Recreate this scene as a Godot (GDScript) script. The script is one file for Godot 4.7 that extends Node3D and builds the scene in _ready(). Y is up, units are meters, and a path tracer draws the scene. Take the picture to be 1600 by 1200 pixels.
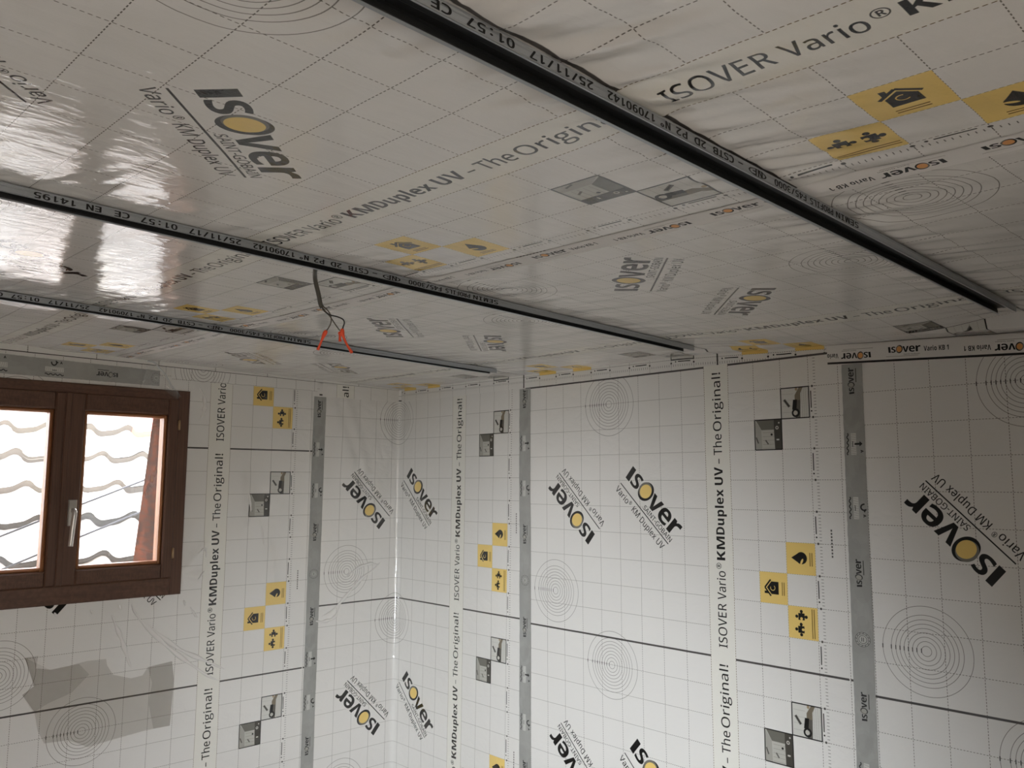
extends Node3D
# A room lined with printed vapour barrier film: left wall with a timber window, back wall, sloping ceiling with three steel rails.
# World: back wall z = 0, left wall near x = -1.89, y up, metres. The film's printed grid has 10 cm cells.

const SKY := 14.0
const EXPOSURE := 1.0
const LAMP := 12.5
const W2A := Vector2(2.15, -0.75)   # unseen window added in the right wall for its daylight: (z, y)
const W2B := Vector2(4.10, 0.80)
const ADDED_NOOK := Vector2(1.62, 1.30)    # corner of an unseen return wall, added to block light from the right

var rng := RandomNumberGenerator.new()
var n_low := FastNoiseLite.new()
var n_mid := FastNoiseLite.new()
var M := {}
var used := {}

# ---------------------------------------------------------------- naming and tagging
func numbered(called: String) -> String:
	var k: int = used.get(called, 0)
	used[called] = k + 1
	return called if k == 0 else "%s_%03d" % [called, k]

func thing(called: String, label: String, category: String, at := Vector3.ZERO, group := "") -> Node3D:
	var o := Node3D.new()
	o.name = numbered(called)
	add_child(o, true)
	o.position = at
	tag(o, label, category, group)
	return o

func tag(o: Node, label: String, category: String, group := "") -> void:
	o.set_meta("label", label)
	o.set_meta("category", category)
	if group:
		o.set_meta("group", group)

func obj(called: String, mesh: Mesh, mat: Material, parent: Node = self) -> MeshInstance3D:
	var m := MeshInstance3D.new()
	m.name = numbered(called) if parent == self else called
	m.mesh = mesh
	m.material_override = mat
	m.cast_shadow = GeometryInstance3D.SHADOW_CASTING_SETTING_ON
	parent.add_child(m, true)
	return m

func struct(called: String, mesh: Mesh, mat: Material, parent: Node = self) -> MeshInstance3D:
	var m := obj(called, mesh, mat, parent)
	if parent == self:
		m.set_meta("kind", "structure")
	return m

# ---------------------------------------------------------------- the planes of the room
func LW(z: float, y: float) -> float:
	return -1.8914 + 0.0212 * z + 0.0159 * (y - 0.6)

func plane_y(x: float, z: float) -> float:
	return 1.04995 - 0.01158 * x + 0.02099 * z

const RAILS := [[1.063, 0.0285, 1.0145, 0.0240, 0.185], [0.071, 0.0435, 1.0320, 0.0208, 0.17], [-0.890, 0.0197, 1.0415, 0.0255, 0.213]]
const RAIL_H := 0.0170
const RAIL_W := 0.0450

func ceil_y(x: float, z: float) -> float:
	var y := plane_y(x, z)
	y -= clampf(0.022 * (x + 0.1) / 0.6, 0.0, 0.06) * exp(-pow(z / 0.32, 2.0))
	var edge := clampf(minf(z, x + 1.88) / 0.12, 0.0, 1.0)
	y += edge * (0.0020 * n_low.get_noise_2d(x * 70.0, z * 150.0) + 0.0004 * n_mid.get_noise_2d(x * 130.0 + z * 40.0, z * 420.0))
	for r in RAILS:
		var xc: float = r[0] + r[1] * z - RAIL_W / 2
		var top: float = r[2] + r[3] * z + RAIL_H + 0.0022
		var d := absf(x - xc)
		if z > r[4] - 0.1:
			var w := exp(-pow(d / 0.17, 2.0))
			y += w * (top + 0.0018 * n_mid.get_noise_2d(z * 260.0, 40.0 * r[0]) - y)
			if d > RAIL_W / 2:
				y += (0.0105 if r[0] > 1.0 else 0.0040) * exp(-(d - 0.02) / (0.12 if x > xc else 0.05)) * clampf((d - 0.02) / 0.02, 0.0, 1.0) * n_mid.get_noise_2d(x * 60.0 + 900.0 * r[0], z * 520.0 + x * 160.0)
	return y

func crease_y(x: float) -> float:
	return ceil_y(x, 0.006)

func back_pt(x: float, y: float, off := 0.0) -> Vector3:
	var d := 0.006 + off + 0.0022 * n_low.get_noise_2d(x * 120.0 + 500.0, y * 90.0) + 0.0007 * n_mid.get_noise_2d(x * 200.0, y * 200.0 + 700.0)
	return Vector3(x, y, d)

# sharp pulled folds of the loose film on the left wall: from (z, y) to (z, y), height, width
const FOLDS := [
	[1.24, 0.05, 1.15, -0.05, 0.006, 0.020], [1.11, 0.22, 1.02, 0.33, 0.004, 0.010], [1.09, 0.20, 1.03, 0.19, 0.004, 0.008],
	[0.83, 0.62, 0.80, 0.42, 0.004, 0.016], [0.72, 0.30, 0.69, 0.16, 0.004, 0.014],
	[0.40, 0.95, 0.30, 0.70, 0.005, 0.020], [0.30, 0.70, 0.26, 0.50, 0.004, 0.020], [0.33, 0.98, 0.20, 0.62, 0.004, 0.018],
]

func left_pt(z: float, y: float, off := 0.0) -> Vector3:
	var d := 0.006 + off + 0.0026 * n_low.get_noise_2d(z * 120.0, y * 100.0 + 300.0) + 0.0009 * n_mid.get_noise_2d(z * 200.0, y * 200.0)
	var q := Vector2(z, y)
	for f in FOLDS:
		var a := Vector2(f[0], f[1])
		var b := Vector2(f[2], f[3])
		if absf(q.x - a.x) > 0.25 or absf(q.y - a.y) > 0.35:
			continue
		var e := Geometry2D.get_closest_point_to_segment(q, a, b).distance_to(q) / (1.8 * float(f[5]))
		if e < 3.0:
			d += 1.6 * float(f[4]) * exp(-e * e)
	return Vector3(LW(z, y) + d, y, z)

# corner film: s < 0 runs along the left wall, s > 0 along the back wall, with a rounded fold
func corner_pt(s: float, y: float, off := 0.0) -> Vector3:
	const R := 0.035
	var xc := LW(0.0, y)
	if s <= -R:
		return left_pt(-s, y, off)
	if s >= R:
		return back_pt(xc + s, y, off)
	var a := left_pt(R, y, off)
	var b := back_pt(xc + R, y, off)
	var c := Vector3(a.x, y, b.z)
	var t := (s + R) / (2 * R)
	return a.lerp(c, t).lerp(c.lerp(b, t), t)

# ---------------------------------------------------------------- meshes
func grid(nu: int, nv: int, pos: Callable, uv: Callable, flip := false, skip = null, tangents := true) -> ArrayMesh:
	var st := SurfaceTool.new()
	st.begin(Mesh.PRIMITIVE_TRIANGLES)
	st.set_smooth_group(0)
	for j in nv + 1:
		for i in nu + 1:
			var a := float(i) / nu
			var b := float(j) / nv
			st.set_uv(uv.call(a, b))
			st.add_vertex(pos.call(a, b))
	for j in nv:
		for i in nu:
			if skip != null and skip.call((i + 0.5) / nu, (j + 0.5) / nv):
				continue
			var q := j * (nu + 1) + i
			var t := [q, q + 1, q + nu + 2, q, q + nu + 2, q + nu + 1]
			if flip:
				t = [q, q + nu + 2, q + 1, q, q + nu + 1, q + nu + 2]
			for k in t:
				st.add_index(k)
	st.generate_normals()
	if tangents:
		st.generate_tangents()
	return st.commit()

func mb() -> SurfaceTool:
	var st := SurfaceTool.new()
	st.begin(Mesh.PRIMITIVE_TRIANGLES)
	st.set_smooth_group(-1)
	return st

func quad(st: SurfaceTool, a: Vector3, b: Vector3, c: Vector3, d: Vector3) -> void:
	for v in [[a, 0, 0], [b, 1, 0], [c, 1, 1], [a, 0, 0], [c, 1, 1], [d, 0, 1]]:
		st.set_uv(Vector2(v[1], v[2]))
		st.add_vertex(v[0])

# eight corners p[0..3] one face, p[4..7] the opposite one; any handedness
func hexa(st: SurfaceTool, p: Array) -> void:
	var c := Vector3.ZERO
	for v in p:
		c += v / 8.0
	for f in [[0, 1, 2, 3], [7, 6, 5, 4], [0, 4, 5, 1], [1, 5, 6, 2], [2, 6, 7, 3], [3, 7, 4, 0]]:
		var n: Vector3 = (p[f[1]] - p[f[0]]).cross(p[f[2]] - p[f[0]])
		var out: Vector3 = p[f[0]] + p[f[2]] - 2 * c
		if n.dot(out) < 0:
			quad(st, p[f[0]], p[f[1]], p[f[2]], p[f[3]])
		else:
			quad(st, p[f[3]], p[f[2]], p[f[1]], p[f[0]])

func box(st: SurfaceTool, a: Vector3, b: Vector3, T := Transform3D()) -> void:
	hexa(st, [T * Vector3(a.x, a.y, a.z), T * Vector3(b.x, a.y, a.z), T * Vector3(b.x, b.y, a.z), T * Vector3(a.x, b.y, a.z),
		T * Vector3(a.x, a.y, b.z), T * Vector3(b.x, a.y, b.z), T * Vector3(b.x, b.y, b.z), T * Vector3(a.x, b.y, b.z)])

# box with chamfered long edges (chamfer on the +w face edges), in a frame (u, v, w) -> point
func slab(st: SurfaceTool, u0: float, u1: float, v0: float, v1: float, w0: float, w1: float, ch: float, f: Callable) -> void:
	var P := func(u: float, v: float, w: float) -> Vector3: return f.call(u, v, w)
	hexa(st, [P.call(u0, v0, w0), P.call(u1, v0, w0), P.call(u1, v1, w0), P.call(u0, v1, w0), P.call(u0, v0, w1 - ch), P.call(u1, v0, w1 - ch), P.call(u1, v1, w1 - ch), P.call(u0, v1, w1 - ch)])
	hexa(st, [P.call(u0, v0, w1 - ch), P.call(u1, v0, w1 - ch), P.call(u1, v1, w1 - ch), P.call(u0, v1, w1 - ch), P.call(u0 + ch, v0 + ch, w1), P.call(u1 - ch, v0 + ch, w1), P.call(u1 - ch, v1 - ch, w1), P.call(u0 + ch, v1 - ch, w1)])

func tube(path: PackedVector3Array, radii: Array, sides := 12) -> ArrayMesh:
	var st := SurfaceTool.new()
	st.begin(Mesh.PRIMITIVE_TRIANGLES)
	st.set_smooth_group(0)
	var n := path.size()
	var up := Vector3(0.31, 0.2, 0.93)
	for i in n:
		var d := (path[mini(i + 1, n - 1)] - path[maxi(i - 1, 0)]).normalized()
		var a := d.cross(up).normalized()
		var b := d.cross(a)
		var r: float = radii[i] if radii.size() > 1 else radii[0]
		for k in sides:
			var t := TAU * k / sides
			st.set_uv(Vector2(float(k) / sides, float(i) / n))
			st.add_vertex(path[i] + (a * cos(t) + b * sin(t)) * r)
	for i in n - 1:
		for k in sides:
			var q := i * sides + k
			var q2 := i * sides + (k + 1) % sides
			for v in [q, q2, q2 + sides, q, q2 + sides, q + sides]:
				st.add_index(v)
	st.set_uv(Vector2.ZERO)
	st.add_vertex(path[0])
	st.add_vertex(path[n - 1])
	for k in sides:
		for v in [n * sides, (k + 1) % sides, k]:
			st.add_index(v)
		for v in [n * sides + 1, (n - 1) * sides + k, (n - 1) * sides + (k + 1) % sides]:
			st.add_index(v)
	st.generate_normals()
	return st.commit()

func smooth_path(pts: Array, steps := 8) -> PackedVector3Array:
	var out := PackedVector3Array()
	for i in pts.size() - 1:
		var a: Vector3 = pts[maxi(i - 1, 0)]
		var b: Vector3 = pts[i]
		var c: Vector3 = pts[i + 1]
		var d: Vector3 = pts[mini(i + 2, pts.size() - 1)]
		for k in steps:
			out.append(b.cubic_interpolate(c, a, d, float(k) / steps))
	out.append(pts[-1])
	return out

# ---------------------------------------------------------------- flat print: a small rasteriser for the films, tapes and labels
class Canvas:
	var w: int
	var h: int
	var px: PackedByteArray
	func _init(width: int, height: int, c: Color) -> void:
		w = width
		h = height
		var im := Image.create(w, h, false, Image.FORMAT_RGB8)
		im.fill(c)
		px = im.get_data()
	# triangles in pixels, painted as one shape; wraps around both ways
	func paint(tri: PackedVector2Array, c: Color) -> void:
		if tri.is_empty():
			return
		var lo := tri[0]
		var hi := tri[0]
		for p in tri:
			lo = lo.min(p)
			hi = hi.max(p)
		var x0 := int(floor(lo.x))
		var y0 := int(floor(lo.y))
		var bw := int(ceil(hi.x)) - x0 + 1
		var bh := int(ceil(hi.y)) - y0 + 1
		var cov := PackedFloat32Array()
		cov.resize(bw * bh)
		for t in range(0, tri.size(), 3):
			var a := tri[t] - Vector2(x0, y0)
			var b := tri[t + 1] - Vector2(x0, y0)
			var d := tri[t + 2] - Vector2(x0, y0)
			var top := minf(a.y, minf(b.y, d.y))
			var bot := maxf(a.y, maxf(b.y, d.y))
			var s := int(ceil(top * 4.0 - 0.5))
			while (s + 0.5) / 4.0 < bot:
				var y := (s + 0.5) / 4.0
				var xa := 1e9
				var xb := -1e9
				for e in [[a, b], [b, d], [d, a]]:
					var p: Vector2 = e[0]
					var q: Vector2 = e[1]
					if (p.y <= y) != (q.y <= y):
						var x := p.x + (q.x - p.x) * (y - p.y) / (q.y - p.y)
						xa = minf(xa, x)
						xb = maxf(xb, x)
				if xb > xa:
					var row := (s >> 2) * bw
					var ia := int(xa)
					var ib := int(xb)
					if ia == ib:
						cov[row + ia] += (xb - xa) * 0.25
					else:
						cov[row + ia] += (ia + 1 - xa) * 0.25
						cov[row + ib] += (xb - ib) * 0.25
						for i in range(ia + 1, ib):
							cov[row + i] += 0.25
				s += 1
		var r := c.r * 255.0
		var g := c.g * 255.0
		var bl := c.b * 255.0
		for j in bh:
			var yy := posmod(y0 + j, h) * w
			for i in bw:
				var k := minf(cov[j * bw + i], 1.0) * c.a
				if k > 0.004:
					var o := (yy + posmod(x0 + i, w)) * 3
					px[o] = int(px[o] + (r - px[o]) * k + 0.5)
					px[o + 1] = int(px[o + 1] + (g - px[o + 1]) * k + 0.5)
					px[o + 2] = int(px[o + 2] + (bl - px[o + 2]) * k + 0.5)
	func poly(points: PackedVector2Array, c: Color) -> void:
		var ix := Geometry2D.triangulate_polygon(points)
		var t := PackedVector2Array()
		for i in ix:
			t.append(points[i])
		paint(t, c)
	func rect(a: Vector2, b: Vector2, c: Color) -> void:
		paint(PackedVector2Array([a, Vector2(b.x, a.y), b, a, b, Vector2(a.x, b.y)]), c)
	func line(a: Vector2, b: Vector2, width: float, c: Color) -> void:
		var n := (b - a).orthogonal().normalized() * width / 2
		paint(PackedVector2Array([a - n, b - n, b + n, a - n, b + n, a + n]), c)
	func ring(m: Vector2, r: float, width: float, c: Color, from := 0.0, to := TAU) -> void:
		var t := PackedVector2Array()
		var n := 72
		for i in n:
			var p := Vector2.from_angle(from + (to - from) * i / n)
			var q := Vector2.from_angle(from + (to - from) * (i + 1) / n)
			var a := r - width / 2
			var b := r + width / 2
			t.append_array(PackedVector2Array([m + p * a, m + p * b, m + q * b, m + p * a, m + q * b, m + q * a]))
		paint(t, c)
	func disc(m: Vector2, r: Vector2, c: Color, turn := 0.0) -> void:
		var t := PackedVector2Array()
		for i in 48:
			t.append_array(PackedVector2Array([m, m + (Vector2.from_angle(TAU * i / 48) * r).rotated(turn), m + (Vector2.from_angle(TAU * (i + 1) / 48) * r).rotated(turn)]))
		paint(t, c)
	func texture() -> ImageTexture:
		return ImageTexture.create_from_image(Image.create_from_data(w, h, false, Image.FORMAT_RGB8, px))

var fonts := {}
var caps := {}
var glyph_cache := {}

func text_tris(s: String, style: String) -> PackedVector2Array:
	# triangles with the baseline at y = 0, capital height 1, y up, starting at x = 0
	var key := style + s
	if glyph_cache.has(key):
		return glyph_cache[key]
	if not fonts.has(style):
		var f := SystemFont.new()
		f.font_names = PackedStringArray(["Droid Sans Mono" if style == "mono" else "Droid Sans"])
		f.font_weight = 700 if style == "bold" else 400
		fonts[style] = f
		var i := raw_text("I", style)
		var lo := 1e9
		var hi := -1e9
		for p in i:
			lo = minf(lo, p.y)
			hi = maxf(hi, p.y)
		caps[style] = [lo, hi - lo]
	var t := raw_text(s, style)
	var left := 1e9
	for p in t:
		left = minf(left, p.x)
	var base: float = caps[style][0]
	var cap: float = caps[style][1]
	for k in t.size():
		t[k] = Vector2((t[k].x - left) / cap, (t[k].y - base) / cap)
	glyph_cache[key] = t
	return t

func raw_text(s: String, style: String) -> PackedVector2Array:
	var tm := TextMesh.new()
	tm.font = fonts[style]
	tm.font_size = 96
	tm.pixel_size = 0.01
	tm.depth = 0.0
	tm.curve_step = 2.0
	tm.text = s
	var t := PackedVector2Array()
	for k in tm.get_surface_count():
		var a := tm.surface_get_arrays(k)
		var v: PackedVector3Array = a[Mesh.ARRAY_VERTEX]
		var nn: PackedVector3Array = a[Mesh.ARRAY_NORMAL]
		var ix = a[Mesh.ARRAY_INDEX]
		if ix == null or ix.size() == 0:
			ix = range(v.size())
		for i in range(0, ix.size(), 3):
			if nn[ix[i]].z > 0.5:
				for q in 3:
					var p := v[ix[i + q]]
					t.append(Vector2(p.x, p.y))
	return t

# text fitted between x0 and x1 (in its own frame), capital height cap, baseline y; frame -> pixels by T
func fit_text(s: String, style: String, x0: float, x1: float, y: float, cap: float, T: Transform2D) -> PackedVector2Array:
	var t := text_tris(s, style).duplicate()
	var wide := 0.0
	for p in t:
		wide = maxf(wide, p.x)
	for k in t.size():
		t[k] = T * Vector2(x0 + t[k].x / wide * (x1 - x0), y + t[k].y * cap)
	return t

const INK := Color(0.075, 0.07, 0.065)
const GREY_INK := Color(0.30, 0.29, 0.28)
const YELLOW := Color(0.90, 0.775, 0.46)

# the maker's logo: frame X along the line, Y up, the line runs from 0 to 3.13 at Y = 0
func logo(c: Canvas, T: Transform2D, with_lines := true, ink := INK, dot := YELLOW) -> void:
	var b := 0.33
	c.poly(PackedVector2Array([T * Vector2(0.03, b), T * Vector2(0.25, b), T * Vector2(0.21, b + 0.57), T * Vector2(-0.01, b + 0.57)]), ink)
	c.paint(fit_text("S", "bold", 0.31, 0.74, b, 0.57, T), ink)
	var x_high := 0.0
	for p in text_tris("v", "bold"):
		x_high = maxf(x_high, p.y)
	c.paint(fit_text("v", "bold", 1.42, 2.02, b, 0.57 / x_high, T), ink)
	c.paint(fit_text("e", "bold", 2.04, 2.60, b, 0.57 / x_high, T), ink)
	c.paint(fit_text("r", "bold", 2.68, 3.14, b, 0.57 / x_high, T), ink)
	var px := T.x.length()
	# the big O: a black crescent above and below, grey shade, and the yellow disc in the middle
	var m := Vector2(1.10, 0.64)
	c.disc(T * m, Vector2(0.325, 0.40) * px, ink, T.x.angle() + 0.25)
	c.disc(T * (m + Vector2(-0.055, 0.02)), Vector2(0.285, 0.33) * px, Color(0.45, 0.44, 0.41), T.x.angle() + 0.25)
	c.disc(T * (m + Vector2(-0.01, 0.0)), Vector2(0.25, 0.285) * px, dot, T.x.angle() + 0.25)
	if with_lines:
		c.line(T * Vector2(0.0, 0.0), T * Vector2(3.13, 0.0), 0.035 * px, ink)
		c.paint(fit_text("SAINT-GOBAIN", "regular", 1.42, 3.13, 0.085, 0.185, T), ink)
		c.paint(fit_text("Vario", "regular", -0.02, 0.77, -0.38, 0.24, T), ink)
		c.paint(fit_text("®", "regular", 0.81, 0.94, -0.27, 0.15, T), ink)
		c.paint(fit_text("KM Duplex UV", "regular", 1.09, 3.06, -0.38, 0.24, T), ink)

func film_texture() -> Texture2D:
	const S := 136.0
	var c := Canvas.new(1360, 2040, Color(0.865, 0.855, 0.84))
	var P := func(cc: float, r: float) -> Vector2: return Vector2(r * S, (cc + 10.0) * S)
	# the pale text strip
	c.rect(P.call(0.0, 0.0), P.call(1.0, 10.0), Color(0.875, 0.865, 0.835))
	# dashed grid
	var dash_ink := Color(0.29, 0.265, 0.24, 0.82)
	for i in range(-10, 6):
		if i == -10:
			continue
		var k := 0
		var brown := i == 0 or i == 1
		for n in 120:
			var r := n / 12.0 + 0.008
			c.rect(P.call(i - 0.0075, r), P.call(i + 0.0075, r + 0.05), Color(0.33, 0.25, 0.13, 0.95) if brown else dash_ink)
	for r in 10:
		for n in 180:
			var cc := -10.0 + n / 12.0 + 0.008
			if cc > 0.0 and cc < 0.99:
				continue
			c.rect(P.call(cc, r - 0.0065), P.call(cc + 0.048, r + 0.0065), dash_ink)
	# the thick cut line each metre
	for span in [[-10.0, 0.0], [1.0, 4.95]]:
		c.rect(P.call(span[0], -0.032), P.call(span[1], 0.032), Color(0.29, 0.28, 0.27))
	# cup rings
	for m in [[-4.5, 8.99], [-7.5, 1.5]]:
		for rad in [0.14, 0.27, 0.39, 0.51, 0.63, 0.75, 0.87, 1.0, 1.25]:
			c.ring(P.call(m[0], m[1]), rad * S, 1.6, Color(0.34, 0.32, 0.30, 0.85))
			c.rect(P.call(m[0] - rad - 0.012, m[1] - 0.06), P.call(m[0] - rad + 0.012, m[1] + 0.06), Color(0.2, 0.19, 0.18))
	# diagonal logos: the frame (X reading, Y up) in pixels
	var q := S / sqrt(2.0)
	logo(c, Transform2D(Vector2(-q, q), Vector2(q, q), P.call(-3.94, 5.90)))
	logo(c, Transform2D(Vector2(q, -q), Vector2(-q, -q), P.call(-5.05, 4.10)))
	# the long line of text
	var T := Transform2D(Vector2(S, 0), Vector2(0, -S), P.call(0.68, 0.0))
	for w in [["ISOVER", "regular", 0.33, 1.80], ["Vario", "regular", 1.93, 2.89], ["KM", "bold", 3.26, 4.06], ["Duplex", "bold", 4.13, 5.68], ["UV", "bold", 5.83, 6.45], ["The", "regular", 6.87, 7.60], ["Original!", "regular", 7.71, 9.77]]:
		c.paint(fit_text(w[0], w[1], w[2], w[3], 0.0, 0.335, T), INK)
	c.paint(fit_text("®", "regular", 2.96, 3.16, 0.16, 0.2, T), INK)
	c.rect(P.call(0.53, 6.57), P.call(0.565, 6.74), INK)
	# yellow squares with drop, house and puzzle
	for y in [[3.0, 3.0], [2.0, 2.0], [3.0, 1.0]]:
		c.rect(P.call(y[0], y[1]), P.call(y[0] + 1.0, y[1] + 1.0), YELLOW)
		for k in 2:
			var tiny := "long" if y[1] == 1.0 else ""
			c.rect(P.call(y[0] + 0.80 + 0.07 * k, y[1] + (0.05 if tiny else 0.28)), P.call(y[0] + 0.825 + 0.07 * k, y[1] + (0.95 if tiny else 0.70)), Color(0.42, 0.32, 0.13))
	var drop := PackedVector2Array()
	for i in 25:
		var a := -0.75 * PI + 1.5 * PI * i / 24.0
		drop.append(P.call(3.52 + 0.19 * cos(a), 3.52 + 0.19 * sin(a)))
	drop.append(P.call(3.17, 3.52))
	c.poly(drop, INK)
	c.disc(P.call(3.53, 3.41), Vector2(5, 14), YELLOW, 0.45 + PI / 2)
	var H := func(x: float, y: float) -> Vector2: return P.call(2.0 + y, 2.0 + x)
	c.poly(PackedVector2Array([H.call(0.30, 0.42), H.call(0.50, 0.26), H.call(0.70, 0.42), H.call(0.70, 0.68), H.call(0.30, 0.68)]), INK)
	c.line(H.call(0.24, 0.40), H.call(0.50, 0.185), 7.0, INK)
	c.line(H.call(0.50, 0.185), H.call(0.76, 0.40), 7.0, INK)
	c.rect(H.call(0.31, 0.17), H.call(0.39, 0.31), INK)
	c.ring(H.call(0.5, 0.47), 11.0, 3.0, YELLOW, 0.6, 0.6 + TAU * 0.72)
	for k in 2:
		var m := Vector2(0.29 + 0.40 * k, 0.43 + 0.02 * k)     # x along the text, y down
		var J := func(x: float, y: float) -> Vector2: return P.call(3.0 + m.y + y, 1.0 + m.x + x)
		var h := 0.105
		c.poly(PackedVector2Array([J.call(-h, -h), J.call(h, -h), J.call(h, h), J.call(-h, h)]), INK)
		for d in ([[-1, 0], [0, -1], [1, 0]] if k == 0 else [[0, -1], [1, 0], [0, 1]]):
			c.rect(J.call(d[0] * h - 0.028, d[1] * h - 0.028), J.call(d[0] * (h + 0.05) + 0.028, d[1] * (h + 0.05) + 0.028), INK)
			c.disc(J.call(d[0] * (h + 0.055), d[1] * (h + 0.055)), Vector2(6.6, 6.6), INK)
		for d in ([[0, 1]] if k == 0 else [[-1, 0]]):
			c.disc(J.call(d[0] * (h - 0.045), d[1] * (h - 0.045)), Vector2(6.2, 6.2), YELLOW)
			c.rect(J.call(d[0] * (h - 0.01) - 0.025, d[1] * (h - 0.01) - 0.025), J.call(d[0] * (h - 0.01) + 0.025, d[1] * (h - 0.01) + 0.025), YELLOW)
	# picture of a room corner
	var A := func(x: float, y: float) -> Vector2: return P.call(2.0 + y, 7.0 + x)
	c.rect(A.call(0, 0), A.call(1, 1), Color(0.70, 0.69, 0.66))
	c.poly(PackedVector2Array([A.call(0, 0), A.call(1, 0), A.call(0.68, 0.25), A.call(0.0, 0.27)]), Color(0.62, 0.61, 0.58))
	c.poly(PackedVector2Array([A.call(1, 0.05), A.call(1, 1), A.call(0.66, 0.72), A.call(0.66, 0.26)]), Color(0.42, 0.41, 0.38))
	c.poly(PackedVector2Array([A.call(0, 0.74), A.call(0.66, 0.72), A.call(1, 0.72), A.call(1, 1), A.call(0, 1)]), Color(0.27, 0.26, 0.235))
	for k in 5:
		c.line(A.call(0.05 + 0.13 * k, 0.3), A.call(0.05 + 0.13 * k, 0.72), 1.2, Color(0.5, 0.5, 0.47))
	c.disc(A.call(0.5, 0.63), Vector2(5, 5), INK)
	c.disc(A.call(0.72, 0.83), Vector2(8, 8), Color(0.75, 0.74, 0.71))
	c.disc(A.call(0.72, 0.83), Vector2(4, 4), Color(0.3, 0.29, 0.27))
	c.disc(A.call(0.88, 0.90), Vector2(4, 4), Color(0.75, 0.74, 0.71))
	c.rect(A.call(0.30, 0.80), A.call(0.35, 0.90), Color(0.75, 0.74, 0.71))
	c.line(A.call(0.22, 0.13), A.call(0.42, 0.05), 6.0, Color(0.33, 0.32, 0.3))
	c.line(A.call(0.18, 0.50), A.call(0.32, 0.40), 6.0, Color(0.36, 0.35, 0.33))
	# picture of a hand cutting a roll with a knife
	var B := func(x: float, y: float) -> Vector2: return P.call(3.0 + y, 8.0 + x)
	c.rect(B.call(0, 0), B.call(1, 1), Color(0.79, 0.785, 0.76))
	for k in 4:
		c.line(B.call(0.0, 0.76 + 0.07 * k), B.call(1.0, 0.74 + 0.07 * k), 1.1, Color(0.6, 0.59, 0.57))
		c.line(B.call(0.2 + 0.2 * k, 0.05), B.call(0.2 + 0.2 * k, 0.45), 1.1, Color(0.63, 0.62, 0.6))
	c.poly(PackedVector2Array([B.call(0, 0.52), B.call(0.62, 0.52), B.call(0.62, 0.70), B.call(0, 0.68)]), Color(0.36, 0.35, 0.32))
	c.poly(PackedVector2Array([B.call(0.58, 0.50), B.call(0.75, 0.50), B.call(1.0, 0.66), B.call(1.0, 0.80), B.call(0.8, 0.70), B.call(0.58, 0.70)]), Color(0.47, 0.43, 0.37))
	c.disc(B.call(0.95, 0.56), Vector2(8, 6), Color(0.62, 0.55, 0.44))
	c.poly(PackedVector2Array([B.call(0.28, 0.40), B.call(0.60, 0.44), B.call(0.60, 0.58), B.call(0.28, 0.55)]), INK)
	c.ring(B.call(0.17, 0.52), 15.0, 8.0, INK)
	c.disc(B.call(0.17, 0.52), Vector2(9, 9), Color(0.74, 0.73, 0.70))
	c.line(B.call(0.62, 0.12), B.call(0.38, 0.30), 12.0, Color(0.42, 0.41, 0.39))
	c.line(B.call(0.62, 0.12), B.call(0.38, 0.30), 5.0, Color(0.2, 0.19, 0.18))
	for o in [P.call(2.0, 7.0), P.call(3.0, 8.0)]:
		for e in [[Vector2(0, 0), Vector2(S, 0)], [Vector2(S, 0), Vector2(S, S)], [Vector2(S, S), Vector2(0, S)], [Vector2(0, S), Vector2(0, 0)]]:
			c.line(o + e[0], o + e[1], 4.5, INK)
	# the ruler at the edge
	for n in 100:
		c.rect(P.call(4.17, n / 10.0 - 0.006), P.call(4.25, n / 10.0 + 0.006), GREY_INK)
	for r in 10:
		c.disc(P.call(4.12, r), Vector2(5, 5), GREY_INK)
		if r in [8, 6, 4, 2, 0]:
			c.rect(P.call(4.055, r + 0.30), P.call(4.085, r + 0.85), INK)
			c.disc(P.call(4.075, r + 0.20), Vector2(3.5, 3.5), INK)
	for k in 9:
		c.rect(P.call(4.55, 3.6 + 0.1 * k), P.call(4.60, 3.66 + 0.1 * k), Color(0.35, 0.34, 0.33))
	return c.texture()

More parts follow.
